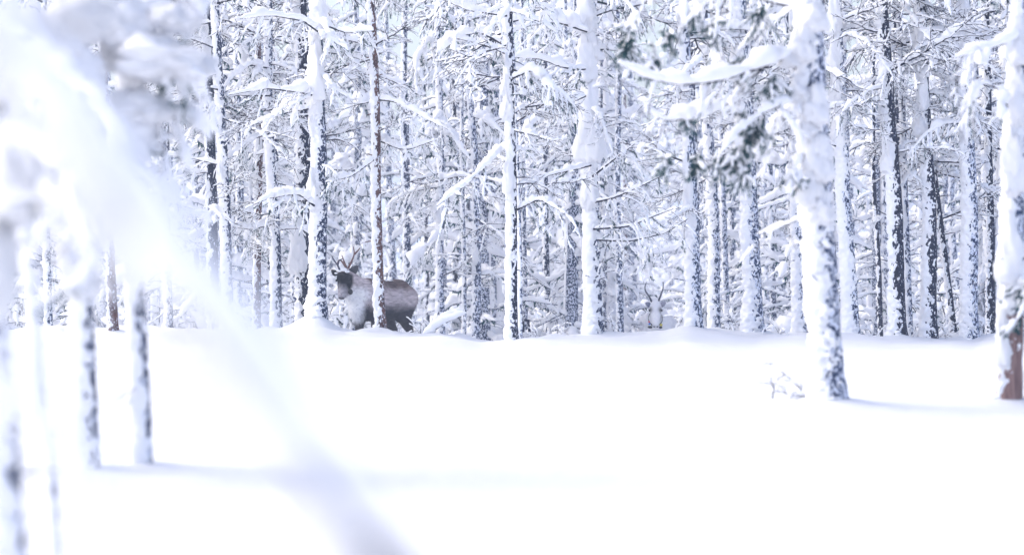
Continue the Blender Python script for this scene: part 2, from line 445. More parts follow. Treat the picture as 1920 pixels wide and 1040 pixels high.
# ------------------------------------------------------------------ which tree stands where (pixel of the base, distance, pixel at the top of the frame, width)
W = PI                                            # west = the left of the picture
SPECS = [
    # left
    dict(label='brown-barked pine trunk showing high up beside the blurred bough, top left', px=212, d=24.5, topx=188, wpx=20, half=60, bark='brown', mix=(.8, .2, 0), nb=16, zmin=1.6, lumps=2, coat=.5),
    dict(label='dark frosted trunk just right of the blurred left bough, thin snow on its left', px=402, d=27.5, topx=384, wpx=24, half=55, bark='dark', mix=(.7, .2, .1), nb=16, lumps=3),
    dict(label='slim white-coated trunk touching the right side of the dark frosted trunk', px=428, d=27.2, topx=408, wpx=22, half=110, bark='grey', mix=(.7, .3, 0), nb=14, lumps=5),
    dict(label='thin brownish pine between the slim white trunks with a twiggy lower crown', px=481, d=29.0, topx=478, wpx=17, half=70, bark='brown', mix=(.9, .1, 0), nb=20, zmin=.7, lumps=2),
    dict(label='white-plastered slender trunk with many arched snowy twigs, left of the mounded tree', px=520, d=28.0, topx=498, wpx=22, half=115, bark='grey', mix=(.8, .1, .1), nb=26, zmin=.8, lumps=4),
    dict(label='dark rough trunk standing directly behind the mounded white trunk, left of the reindeer', px=574, d=28.6, topx=562, wpx=34, half=72, bark='dark', mix=(.6, .2, .2), nb=18, zmin=.9, lumps=4),
    dict(label='white trunk with a high drift heaped at its foot, immediately left of the dark-faced reindeer', px=597, d=26.0, topx=598, wpx=33, half=108, bark='grey', mix=(.4, .4, .2), nb=14, zmin=1.3, lumps=8, mound=.13),
    dict(label='slim red-brown edged trunk rising in front of the dark reindeer\'s shoulder', px=714, d=26.3, topx=690, wpx=21, half=94, bark='brown', mix=(.5, .5, 0), nb=12, zmin=1.9, lumps=3, coat=.5),
    dict(label='blurred dark slate trunk behind the slim red-brown edged one', px=738, d=41, topx=724, wpx=20, half=60, bark='frosty', mix=(.5, .2, .3), nb=14, dens=.6),
    dict(label='thin blurred trunk above the dark reindeer\'s rump', px=764, d=38, topx=756, wpx=13, half=80, bark='grey', mix=(.7, .3, 0), nb=14, dens=.6),
    # centre
    dict(label='snow-clad trunk with spruce boughs right of the dark reindeer', px=829, d=31, topx=812, wpx=18, half=90, bark='frosty', mix=(.4, .4, .2), nb=22, zmin=.8),
    dict(label='very thin trunk close on the left of the slate-blue bare trunk', px=869, d=31.5, topx=866, wpx=10, half=80, bark='frosty', mix=(.7, .3, 0), nb=12, zmin=1, lumps=1),
    dict(label='slate-blue bare-sided trunk right of the fallen snowy branch', px=891, d=31, topx=876, wpx=19, half=66, bark='frosty', mix=(.5, .4, .1), nb=18, lumps=3),
    dict(label='foremost centre trunk, speckled black and white, its foot in the open snow', px=961, d=24.3, topx=948, wpx=23, half=112, bark='dark', mix=(.6, .25, .15), nb=18, zmin=1.3, lumps=4, coat=.4),
    dict(label='thin companion stem hugging the right of the speckled foremost centre trunk', px=976, d=25.0, topx=962, wpx=9, half=90, bark='frosty', mix=(.8, .2, 0), nb=6, zmin=1.6, lumps=0, H=6, mound=0),
    dict(label='thin blue-grey blurred trunk midway between the speckled trunk and the thick white one', px=1072, d=36, topx=1060, wpx=16, half=75, bark='frosty', mix=(.5, .3, .2), nb=16, dens=.7),
    dict(label='thick white snow-wrapped trunk left of the white reindeer, cones of snow on it', px=1116, d=26.2, topx=1104, wpx=33, half=128, bark='grey', mix=(.6, .25, .15), nb=18, zmin=1.5, lumps=12, coat=.5),
    dict(label='purple-grey blurred trunk in the gap left of the white reindeer', px=1174, d=52, topx=1168, wpx=15, half=55, bark='brown', mix=(.4, .2, .4), nb=14, dens=.5),
    # right of the white reindeer
    dict(label='frost-flecked trunk with bare side twigs just right of the white reindeer', px=1303, d=26.3, topx=1280, wpx=30, half=92, bark='frosty', mix=(.9, .1, 0), nb=22, zmin=1.0, lumps=5),
    dict(label='shorter-looking trunk with dark knot patches, second to the right from the white reindeer', px=1341, d=28.5, topx=1322, wpx=24, half=95, bark='frosty', mix=(.6, .3, .1), nb=16, zmin=1.5, lumps=5),
    dict(label='broad white-fronted trunk with dark ragged right edge, fourth trunk left of the big near trunk', px=1415, d=26.5, topx=1393, wpx=37, half=98, bark='frosty', mix=(.5, .3, .2), nb=14, zmin=1.7, lumps=5),
    dict(label='thin blurred stem behind the broad white-fronted trunk', px=1440, d=39, topx=1428, wpx=16, half=90, bark='frosty', mix=(.4, .3, .3), nb=16, dens=.6),
    dict(label='trunk tucked against the left edge of the big near trunk', px=1503, d=26.8, topx=1490, wpx=28, half=96, bark='frosty', mix=(.4, .3, .3), nb=16, zmin=1.6, lumps=5),
    dict(label='slim white trunk with sharp dark right rim close behind the big near trunk', px=1598, d=26.2, topx=1572, wpx=30, half=118, bark='frosty', mix=(.7, .3, 0), nb=10, zmin=1.7, lumps=6, coat=.45),
    dict(label='stout dark-barked trunk, brown near the top, first of the right-hand cluster', px=1685, d=26.0, topx=1656, wpx=33, half=84, bark='dark', mix=(.6, .3, .1), nb=14, zmin=1.8, lumps=7),
    dict(label='thin straight trunk between the two stouter dark ones in the right-hand cluster', px=1705, d=26.6, topx=1690, wpx=15, half=75, bark='frosty', mix=(.8, .2, 0), nb=14, zmin=1.2, lumps=2),
    dict(label='dark and white trunk in the middle of the right-hand cluster', px=1744, d=26.2, topx=1720, wpx=31, half=88, bark='dark', mix=(.6, .3, .1), nb=16, zmin=1.6, lumps=7),
    dict(label='leaning thin dark stem with trailing twigs crossing the right-hand cluster', px=1788, d=26.8, topx=1718, wpx=13, half=55, bark='dark', mix=(1, 0, 0), nb=22, zmin=.8, lumps=0),
    dict(label='wide frost-speckled trunk right of the leaning thin stem', px=1820, d=26.3, topx=1800, wpx=34, half=95, bark='frosty', mix=(.5, .4, .1), nb=14, zmin=1.7, lumps=6),
    dict(label='narrow almost black trunk left of the debarked near trunk, bare of snow on its right', px=1858, d=27.4, topx=1846, wpx=19, half=60, bark='dark', mix=(.6, .3, .1), nb=12, zmin=1.7, lumps=5),
    dict(label='dark trunk half hidden behind the snow of the debarked near trunk', px=1878, d=27.8, topx=1884, wpx=20, half=70, bark='dark', mix=(.6, .3, .1), nb=12, zmin=1.3, lumps=4),
    dict(label='thin pale stem with sagging twigs at the far left behind the blurred boughs', px=92, d=27.5, topx=84, wpx=15, half=90, bark='frosty', mix=(.6, .3, .1), nb=16, zmin=.8, lumps=2),
    dict(label='slender stem between the two thin pines left of the mounded tree', px=452, d=30.5, topx=440, wpx=11, half=80, bark='frosty', mix=(.9, .1, 0), nb=18, zmin=.9, lumps=2),
    dict(label='far left slender frosted trunk seen through the hanging snow lumps', px=318, d=28.5, topx=306, wpx=17, half=80, bark='frosty', mix=(.6, .2, .2), nb=18, zmin=.9, lumps=3),
]
_r = random.Random(23)
for k in range(58):
    px = 280 + 1660 * (k + _r.random()) / 58; d = _r.uniform(28.6, 46)
    if (575 < px < 800 and d < 36) or (1180 < px < 1275): continue
    SPECS.append(dict(label='slim snow-streaked trunk standing in the second row of the forest', px=px, d=d, topx=px + (960 - px) * .012 - _r.uniform(2, 16), wpx=_r.uniform(11, 19), half=_r.uniform(45, 78),
                      bark=_r.choice(['dark', 'frosty', 'frosty', 'grey']), mix=(.6, .3, .1), nb=_r.randrange(3, 8), zmin=1.6, lumps=_r.randrange(0, 2), dens=.6, upper=3, group='slim trunks of the second row'))
ANCH = [(212, 'brown top-left pine'), (402, 'dark frosted trunk'), (481, 'thin brownish pine'), (597, 'mounded white trunk'), (714, 'red-brown edged trunk'), (829, 'bough-clad trunk'), (961, 'speckled centre trunk'),
        (1116, 'thick white trunk'), (1303, 'frost-flecked trunk'), (1415, 'broad white-fronted trunk'), (1556, 'big near trunk'), (1685, 'stout dark trunk'), (1820, 'wide frost-speckled trunk'), (1893, 'debarked trunk'), (2100, 'picture edge')]
ORD = ['first', 'second', 'third', 'fourth', 'fifth', 'sixth', 'seventh', 'eighth', 'ninth', 'tenth', 'eleventh', 'twelfth']
for (p0, a0), (p1, a1) in zip(ANCH[:-1], ANCH[1:]):
    gap = sorted([q for q in SPECS if q.get('group') and p0 <= q['px'] < p1], key=lambda q: q['px'])
    for i, q in enumerate(gap):
        q['label'] = ('slim rear trunk, %s from left between %s and %s' % (ORD[i], a0, a1)) if len(gap) > 1 else 'slim rear trunk alone between %s and %s' % (a0, a1)
NEAR = [  # left four: upper boughs added out of frame to shade that side
    dict(label='big near trunk standing in the open snow, cones of snow down its left', px=1556, d=15.1, topx=1524, wpx=64, half=96, bark='frosty', mix=(0, 0, 0), nb=0, lumps=0, upper=12, coat=.42, H=8.5, mound=.05, zdense=0),
    dict(label='near trunk at the right edge with debarked brown foot and green needles', px=1893, d=15.2, topx=1926, wpx=50, half=94, bark='debarked', bare=lambda z: .55 * np.clip((.5 - z) / .08, 0, 1), mix=(0, 0, 0), nb=0, lumps=0, upper=10, coat=.5, H=8, mound=.05),
    dict(label='blurred near trunk on the left with dark right rim, farther left of the pair', px=166, d=10.4, topx=132, wpx=47, half=130, bark='grey', mix=(0, 0, 0), nb=0, lumps=0, upper=11, clear=1.3, coat=.45, H=6.3, mound=.02),
    dict(label='blurred near trunk on the left carrying big snow lumps, right of the pair', px=267, d=10.6, topx=262, wpx=38, half=132, bark='grey', mix=(0, 0, 0), nb=0, lumps=0, upper=11, clear=1.3, coat=.45, H=6.3, mound=.02),
    dict(label='very blurred closest trunk at the left border, half out of the picture', px=22, d=6.2, topx=-26, wpx=70, half=124, bark='grey', mix=(0, 0, 0), nb=0, lumps=0, upper=26, clear=1.9, coat=.4, H=6.5, mound=0),
    dict(label='very blurred thin stem low at the left beside the border trunk', px=108, d=6.8, topx=60, wpx=24, half=124, bark='frosty', mix=(0, 0, 0), nb=0, lumps=0, upper=20, clear=1.9, coat=.4, H=6.5, mound=0),
]
for s in SPECS + NEAR:
    if s.get('mound', .05): MOUNDS.append((wx(s['px'], s['d']), s['d'] + .02, s.get('mound', .05) * 1.1, .22))


# ground sheet: fine under the camera's view, coarser outwards, out to 700 m
def build_ground():
    ys = np.concatenate([[-700, -200, -60, -20, -8, -3], np.arange(0, 20, .2), np.arange(20, 30, .07), np.arange(30, 60, .6), np.geomspace(61, 700, 30)])
    xs = np.concatenate([-np.geomspace(700, 9, 26), np.arange(-8, 8.01, .07), np.geomspace(9, 700, 26)])
    X, Y = np.meshgrid(xs, ys); Z = gz(X.ravel(), Y.ravel())
    V = np.stack([X.ravel(), Y.ravel(), Z], 1); nx, ny = len(xs), len(ys)
    i = np.arange(ny - 1)[:, None] * nx; j = np.arange(nx - 1)[None]
    Q = np.stack([i + j, i + j + 1, i + nx + j + 1, i + nx + j], -1).reshape(-1, 4)
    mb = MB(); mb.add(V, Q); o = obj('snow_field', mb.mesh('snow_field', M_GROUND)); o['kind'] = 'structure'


build_ground()

# ------------------------------------------------------------------ haze
HZ = bpy.data.meshes.new('haze')
hx, hy0, hy1, hz0, hz1 = 750, -750, 750, -8, 13
HZ.from_pydata([(x, y, z) for z in (hz0, hz1) for y in (hy0, hy1) for x in (-hx, hx)], [], [(0, 2, 3, 1), (4, 5, 7, 6), (0, 1, 5, 4), (2, 6, 7, 3), (0, 4, 6, 2), (1, 3, 7, 5)])
mh = bpy.data.materials.new('haze'); mh.use_nodes = True; nt = mh.node_tree; nt.nodes.clear()
pv = nt.nodes.new('ShaderNodeVolumePrincipled'); pv.inputs['Color'].default_value = (.74, .84, 1, 1); pv.inputs['Density'].default_value = .0023
mo = nt.nodes.new('ShaderNodeOutputMaterial'); nt.links.new(pv.outputs[0], mo.inputs['Volume']); HZ.materials.append(mh)
ho = obj('haze', HZ); ho['kind'] = 'stuff'

# ------------------------------------------------------------------ forest trees
for s in SPECS:
    tree(**s)

ROOTS = {o['label']: o for o in COL.objects if o.name.startswith('snowy_pine')}
# near trees: trunk, then hand-placed limbs
def limb(root, pts, r0, load, seed, hang=0, twigs=10, green=0.5, name='branch', bark=None, tw_len=(.12, .35), ts=1.0, taper=.3, nw=.006, gap=.04):
    """a limb through given world points under a thick snow load; hanging shoots below"""
    rg = np.random.default_rng(seed); o0 = np.array(root.location)
    P0 = np.array(pts, float) - o0
    L = np.concatenate([[0], np.cumsum(np.linalg.norm(np.diff(P0, axis=0), axis=1))]); n = max(16, int(L[-1] / .04)); t = np.linspace(0, L[-1], n)
    P = np.stack([np.interp(t, L, P0[:, q]) for q in range(3)], 1)
    for _ in range(3): P[1:-1] = (P[:-2] + P[1:-1] * 2 + P[2:]) / 4
    P += (fbm(P * 3 + seed, seed)[:, None] - .5) * .02
    B, S, N = MB(), MB(), MB()
    r = np.linspace(r0, r0 * taper, n); tube(B, P, r, 7); snow_on(S, P, r, load, .8, seed, 12, gap, .85, gap < 0)
    for j in range(twigs):
        i = rg.integers(2, n - 1); d = P[i] - P[i - 1]; d /= np.linalg.norm(d)
        d = d * .6 + np.array([rg.normal(0, .4), rg.normal(0, .5), rg.uniform(-1.3, -.1)]); d /= np.linalg.norm(d)
        P2 = grow(rg, P[i], d, rg.uniform(*tw_len), 9, rg.uniform(.03, .2), .13)
        r2 = np.linspace(r0 * .35, .0015, 9); tube(B, P2, r2, 4); snow_on(S, P2, r2, rg.uniform(.012, .03) * ts, 1, seed + j, 7, .25)
        if rg.random() < green: needles(N, P2, rg, 120, .035, nw, .4)
        for q in range(2):
            i3 = rg.integers(2, 8); d3 = P2[i3] - P2[i3 - 1]; d3 /= np.linalg.norm(d3); d3 = d3 + rg.normal(0, .6, 3); d3 /= np.linalg.norm(d3)
            P3 = grow(rg, P2[i3], d3, rg.uniform(.06, .18), 6, .1, .15); r3 = np.linspace(.003, .0012, 6)
            tube(B, P3, r3, 3); snow_on(S, P3, r3, .009, 1, seed + j + q, 5, .3)
            if rg.random() < green: needles(N, P3, rg, 60, .035, .006, .3)
    o = obj(name, B.mesh('limb', M_TWIG), root); obj('branch_snow', S.mesh('limb_snow', M_SNOW), o)
    if N.n: obj('needles', N.mesh('limb_needles', M_NEEDLE, False), o)


def A(px, py, d): return tuple(at(px, py, d))


NT = []
for s in NEAR:
    s = {k: v for k, v in s.items() if k != 'zdense'}
    NT.append(tree(**s))
big, bigax = NT[0]; deb, debax = NT[1]; lt1, l1ax = NT[2]; lt2, l2ax = NT[3]; lt0, l0ax = NT[4]; ltb, lbax = NT[5]
# the big near trunk: two sweeping limbs to the left, a drooping curtain of needled shoots, cones of snow down the left
limb(big, [A(1535, 75, 15.1), A(1480, 105, 15), A(1420, 130, 14.9), A(1350, 152, 14.8), A(1280, 160, 14.7), A(1210, 148, 14.6), A(1160, 118, 14.5)], .014, .04, 1, twigs=9, green=.05)
limb(big, [A(1430, 130, 14.9), A(1400, 150, 15), A(1372, 190, 15), A(1320, 218, 14.9), A(1240, 228, 14.8), A(1200, 190, 14.7)], .010, .033, 2, twigs=8, green=.05)
limb(big, [A(1530, 20, 15.1), A(1470, 10, 15.3), A(1390, -10, 15.5), A(1330, -20, 15.6)], .014, .035, 3, twigs=8, green=.05, tw_len=(.2, .5))
limb(big, [A(1335, -15, 15.5), A(1334, 50, 15.4), A(1333, 90, 15.4), A(1345, 108, 15.3), A(1364, 130, 15.2)], .008, .004, 4, twigs=6, green=.2)
limb(big, [A(1530, 170, 15.1), A(1500, 200, 15.3), A(1450, 240, 15.5), A(1400, 300, 15.6)], .010, .028, 5, twigs=7, green=.05, tw_len=(.15, .4))
limb(big, [A(1535, 130, 15.2), A(1490, 190, 15.0), A(1440, 205, 14.9), A(1380, 250, 14.8), A(1350, 290, 14.7)], .009, .025, 6, twigs=7, green=.05, tw_len=(.12, .35))
limb(big, [A(1540, -40, 15.1), A(1400, -60, 14.5), A(1250, -50, 14.2), A(1180, -10, 14.2)], .014, .04, 7, twigs=12, green=.05, tw_len=(.2, .6))
limb(big, [A(1545, 370, 15.1), A(1520, 400, 15.2), A(1470, 425, 15.4), A(1420, 440, 15.6)], .007, .016, 8, twigs=4, green=0)
limb(big, [A(1530, 265, 15.1), A(1500, 300, 15.0), A(1480, 330, 14.9)], .006, .02, 9, twigs=6, green=.2)
def cone(root, ax, px, py, d, w, h, i, name='snow_clump'):
    """a heap of snow w x h pixels, hung on the trunk"""
    c = np.array(at(px, py, d)) - np.array(root.location); s = d / FPX
    obj(name, LUMPS[i % 8], root, c, (0, 0, R.uniform(0, 6)), (w * s / 2, w * s / 2, h * s / 2))
for k, (px, py, w, h) in enumerate([(1505, 85, 55, 80), (1480, 110, 45, 40), (1530, 200, 60, 90), (1512, 235, 50, 60), (1535, 300, 62, 100), (1515, 345, 60, 90), (1540, 390, 56, 70), (1500, 170, 50, 60), (1528, 30, 56, 70)]):
    cone(big, bigax, px, py, 15.02, w, h, 1 + 2 * k)
for k, (px, py, sz) in enumerate([(1182, 62, 1.2), (1172, 80, .8), (1338, 42, .9), (1300, 20, .7), (1388, 112, .6), (1448, 150, 1.0), (1426, 232, 1.1), (1398, 215, .8), (1405, 255, .9), (1310, 292, .9), (1376, 284, 1.0), (1398, 316, 1.0), (1349, 300, .7), (1290, 205, .6), (1228, 112, .7), (1256, 60, .6), (1424, 20, .7), (1250, 300, .6)]):
    limb(big, [A(px + 3, py - 15 * sz, 15.0), A(px, py, 14.95), A(px - 3, py + 12 * sz, 14.9)], .004, .004, 200 + k, twigs=8, green=1, tw_len=(.02 * sz, .055 * sz), ts=.25, nw=.010)
# the debarked trunk at the right edge
for k, (px, py, w, h) in enumerate([(1893, 470, 56, 150), (1900, 300, 54, 150), (1908, 180, 50, 120), (1880, 640, 34, 120), (1908, 80, 50, 100)]):
    cone(deb, debax, px, py, 15.1, w, h, 1 + 2 * k)
limb(deb, [A(1915, 500, 15.2), A(1925, 540, 15.0), A(1915, 590, 14.9), A(1900, 610, 14.9)], .008, .01, 21, twigs=9, green=1, tw_len=(.05, .16))
limb(deb, [A(1920, 60, 15.2), A(1890, 80, 15), A(1840, 96, 14.9), A(1790, 110, 14.8)], .010, .03, 22, twigs=8, green=0)
limb(deb, [A(1905, 250, 15.2), A(1880, 170, 15), A(1835, 150, 14.9), A(1822, 200, 14.9), A(1826, 260, 14.9)], .008, .02, 23, twigs=8, green=.1)
def by(word): return next(o for l, o in ROOTS.items() if l.startswith(word))


tp, tn, tg, tf, th_, tk = by('thick white snow'), by('foremost centre'), by('white trunk with a high'), by('white-plastered'), by('slim red-brown'), by('snow-clad trunk')
for k, (px, py, w, h) in enumerate([(1104, 235, 58, 170), (1098, 110, 44, 110), (1106, 340, 34, 120), (1096, 20, 50, 100)]): cone(tp, None, px, py, 26.1, w, h, 1 + 2 * k)
for k, (px, py, w, h) in enumerate([(592, 135, 42, 130), (598, 20, 40, 80), (588, 360, 30, 90)]): cone(tg, None, px, py, 25.9, w, h, 3 + 2 * k)
for k, (px, py, w, h) in enumerate([(954, 330, 28, 80), (950, 200, 28, 60)]): cone(tn, None, px, py, 24.25, w, h, 3 + 2 * k)
PADS = [(tg, [(592, 180), (560, 172), (500, 166), (430, 178)], .035, 25.9), (tg, [(598, 60), (570, 40), (510, 28), (450, 36)], .04, 25.8), (tg, [(604, 45), (650, 62), (700, 58)], .04, 26), (tg, [(590, 385), (560, 362), (500, 372), (460, 392)], .03, 25.8),
        (tf, [(505, 180), (450, 178), (400, 186)], .03, 27.8), (tf, [(505, 250), (470, 262), (420, 300)], .03, 27.8), (tf, [(508, 130), (470, 120), (430, 150), (400, 200)], .025, 27.9), (tf, [(512, 420), (470, 430), (430, 424)], .025, 27.9),
        (th_, [(695, 185), (740, 190), (790, 218), (830, 238)], .04, 26.4), (th_, [(694, 85), (660, 78), (620, 70)], .035, 26.2), (th_, [(700, 300), (660, 330), (610, 342)], .02, 26.2), (th_, [(702, 260), (760, 282), (820, 262)], .02, 26.5),
        (tk, [(815, 220), (850, 260), (880, 300)], .04, 30.8), (tk, [(818, 340), (860, 330), (920, 338), (960, 352)], .035, 30.5), (tk, [(822, 440), (790, 470), (770, 500)], .05, 30.8), (tk, [(815, 120), (780, 140), (750, 180)], .05, 30.8),
        (tp, [(1098, 130), (1060, 128), (1010, 110), (960, 108)], .045, 26), (tp, [(1098, 180), (1060, 196), (1020, 210), (980, 250)], .05, 25.8), (tp, [(1100, 60), (1040, 40), (990, 48), (940, 70)], .05, 26), (tp, [(1108, 310), (1060, 322), (1000, 336)], .03, 25.9),
        (tp, [(1110, 380), (1150, 372), (1200, 350), (1240, 330)], .012, 26.1), (tp, [(1112, 430), (1180, 424), (1240, 400), (1262, 392)], .010, 26.1), (tp, [(1110, 450), (1180, 452), (1250, 436), (1290, 410)], .010, 26.2), (tp, [(1112, 330), (1150, 300), (1190, 270)], .012, 26),
        (tn, [(950, 270), (920, 300), (880, 340), (820, 385)], .03, 24.4), (tn, [(952, 90), (900, 60), (850, 70), (820, 100)], .045, 24.4), (tn, [(955, 150), (1000, 130), (1040, 170)], .04, 24.3), (tn, [(956, 400), (1010, 372), (1060, 400)], .02, 24.4), (tn, [(950, 30), (880, 20), (830, 0)], .04, 24.2)]
for k, (t_, pts, ld, d) in enumerate(PADS):
    limb(t_, [A(x, y, d - .25 * i) for i, (x, y) in enumerate(pts)], .012, ld, 300 + k, twigs=12, green=.25, tw_len=(.12, .5), ts=.55)
# the blurred pair on the left with their big lumps
for k, (px, py, w, h) in enumerate([(300, 115, 190, 110), (355, 130, 80, 60), (235, 60, 110, 150), (268, 205, 120, 80), (235, 260, 90, 150), (250, 360, 80, 150), (258, 470, 66, 160), (330, 40, 90, 60)]):
    cone(lt2, l2ax, px, py, 10.4, w, h, 2 * k)
for k, (px, py, w, h) in enumerate([(110, 60, 130, 120), (150, 150, 110, 120), (110, 250, 160, 160), (150, 380, 120, 180), (150, 500, 70, 150), (60, 120, 140, 180)]):
    cone(lt1, l1ax, px, py, 10.2, w, h, 2 * k)
limb(lt2, [A(262, 395, 10.6), A(300, 402, 10.9), A(350, 403, 11.1), A(408, 404, 11.3)], .006, .02, 31, twigs=4, green=0, tw_len=(.04, .1))
limb(lt2, [A(262, 90, 10.6), A(310, 110, 10.4), A(360, 140, 10.3), A(392, 150, 10.2)], .009, .03, 32, twigs=10, green=.3)
limb(lt2, [A(262, 210, 10.6), A(300, 220, 10.5), A(340, 218, 10.4)], .007, .02, 33, twigs=8, green=.3)
limb(lt2, [A(280, 190, 10.5), A(300, 240, 10.4), A(315, 300, 10.4), A(312, 370, 10.4)], .005, .004, 34, twigs=8, green=.2)
limb(lt2, [A(262, 715, 10.6), A(245, 733, 10.5), A(226, 744, 10.4), A(207, 752, 10.35)], .006, .004, 35, twigs=1, green=0, tw_len=(.02, .05))
limb(lt2, [A(260, 30, 10.6), A(320, -5, 10.8), A(350, -20, 11)], .01, .03, 36, twigs=10, green=.4)
limb(lt1, [A(150, 100, 10.4), A(90, 130, 10.2), A(40, 170, 10)], .01, .04, 37, twigs=14, green=.3)
limb(lt1, [A(150, 240, 10.4), A(190, 280, 10.2), A(230, 330, 10.1)], .008, .03, 38, twigs=12, green=.3)
limb(lt1, [A(150, 320, 10.4), A(80, 380, 10.1), A(10, 420, 9.9)], .01, .04, 39, twigs=14, green=.3)
for k, (px, py, w, h) in enumerate([(20, 110, 170, 220), (40, 330, 130, 220), (-20, 500, 110, 220), (150, 30, 120, 110)]):
    cone(lt0, l0ax, px, py, 6.1, w, h, 2 * k)
limb(lt0, [A(0, 60, 6.2), A(90, 110, 6), A(190, 190, 5.8), A(260, 300, 5.7)], .008, .03, 40, twigs=12, green=.1, tw_len=(.08, .2))
limb(lt0, [A(0, 260, 6.2), A(80, 300, 6), A(150, 380, 5.8), A(190, 480, 5.7)], .008, .026, 41, twigs=12, green=.1, tw_len=(.08, .2))

# the bough just in front of the lens, on a small spruce that stands left of the camera
zb = gz1(-1.65, 1.95)
ns = thing('young_spruce', 'extremely blurred snow-laden spruce bough sweeping from upper left down across the foreground', 'tree', (-1.65, 1.95, zb))
nax = trunk_parts(ns, 77, .06, 5.9, (.02, 0), math.radians(100), 'grey', zdense=2.0, coat=.5)
limb(ns, [(-1.62, 1.95, 1.60), (-.9, 1.85, 1.38), (-.5, 1.8, 1.25), A(20, 90, 1.76), A(180, 310, 1.74), A(330, 530, 1.72), A(480, 760, 1.70), A(620, 920, 1.68), A(760, 1130, 1.66)], .0085, .024, 50, taper=1.25, gap=-.1, twigs=0, green=0)
limb(ns, [(-1.62, 1.95, 1.35), (-.9, 1.8, 1.13), A(-150, 560, 1.7), A(60, 760, 1.66), A(200, 980, 1.62), A(300, 1200, 1.6)], .006, .02, 51, gap=-.1, twigs=0, green=0)
limb(ns, [A(20, 90, 1.76), A(120, 240, 1.85), A(170, 400, 1.9), A(290, 560, 1.9)], .003, .02, 52, gap=-.1, twigs=0, green=0)
limb(ns, [A(180, 310, 1.74), A(250, 360, 1.85), A(330, 470, 1.9), A(420, 590, 1.95)], .003, .014, 53, gap=-.1, twigs=0, green=0)
for i in range(44): put_branch(ns, nax, 2.45 + i * .073, i * 2.4, ('heavy', 'spruce')[i % 2], i, 1.35 - i * .022)  # unseen crown overhead, added to shade the bough and the left side

# ------------------------------------------------------------------ background spruces (shared meshes, one thing each)
def far_tree_meshes(seed):
    rg = np.random.default_rng(seed); H = rg.uniform(6.5, 10.5); B, S, N = MB(), MB(), MB()
    dead = seed % 2 == 0
    n = 26; z = np.linspace(-.4, H, n); r = .11 * (1 - np.clip(z, 0, H) / H) + .012
    ax = np.stack([np.sin(z * .5 + seed) * .05, np.cos(z * .4 + seed) * .05, z], 1); tube(B, ax, r, 8)
    sc_ = ax + np.array([-.85, -.1, 0]) * r[:, None] * (.6 + n1(z * 2.2, seed)[:, None] * .8); tube(S, sc_, r * (.5 + .5 * n1(z * 3, seed + 2)), 8)
    nb = 84
    for b in range(nb):
        f = (b + rg.random()) / nb; zz = .5 + (H - .6) * f ** 1.0; az = rg.uniform(0, 2 * PI)
        L = (1.25 * (1 - f) ** .7 + .15) * rg.uniform(.6, 1.15); al = rg.uniform(-.5, .2)
        c = np.array([np.interp(zz, z, ax[:, 0]), np.interp(zz, z, ax[:, 1]), zz])
        P = grow(rg, c, (math.cos(az) * math.cos(al), math.sin(az) * math.cos(al), math.sin(al)), L, 7, rg.uniform(-.05, .16), .24)
        rr = np.linspace(.018, .008, 7); tube(B, P, rr, 3, cap=False)
        snow_on(S, P, rr, rg.uniform(.03, .085), 1, seed * 7 + b, 6, .2, .8)
        for q in range(5 if dead else 3):
            i = rg.integers(2, 6); d = P[i] - P[i - 1]; d /= np.linalg.norm(d); d = d + rg.normal(0, .6, 3) + np.array([0, 0, -.2]); d /= np.linalg.norm(d)
            P2 = grow(rg, P[i], d, L * rg.uniform(.2, .5), 5, .1, .15); r2 = np.linspace(.009, .005, 5); tube(B, P2, r2, 3, cap=False)
            snow_on(S, P2, r2, rg.uniform(.014, .03), 1, b + q, 5, .25)
        if not dead or rg.random() < .3: needles(N, P, rg, 18, .10, .038, 1.6)
    return B.mesh('far_tree', BARK['frosty']), S.mesh('far_tree_snow', M_SNOW), N.mesh('far_tree_needles', M_NEEDLE, False)


FAR = [far_tree_meshes(s) for s in range(8)]
occupied = [(s['px'], s['d']) for s in SPECS]
far_label = 'blurred snow-laden forest tree in the depth behind the front row of trunks'
cnt = 0
bands = [(29.5, 36, 16), (36, 45, 22), (45, 58, 26), (58, 75, 24), (75, 105, 24)]
for d0, d1, n in bands:
    for k in range(n):
        px = -260 + (2440) * (k + R.random()) / n; d = R.uniform(d0, d1)
        if (d < 36 and 560 < px < 820) or (d < 48 and 1140 < px < 1300): continue
        x = wx(px, d); z0 = gz1(x, d); B, S, N = FAR[R.randrange(8)]
        t = thing('forest_tree', far_label, 'tree', (x, d, z0), 'trees deep in the snowy forest', R.uniform(0, 6.28))
        s = min(1.15, (.1 * d + 3.4) / 8.2) * R.uniform(.88, 1.1); t.scale = (s, s, s)
        o = obj('trunk', B, t); obj('snow', S, t); obj('needles', N, t); cnt += 1
print('far trees', cnt)

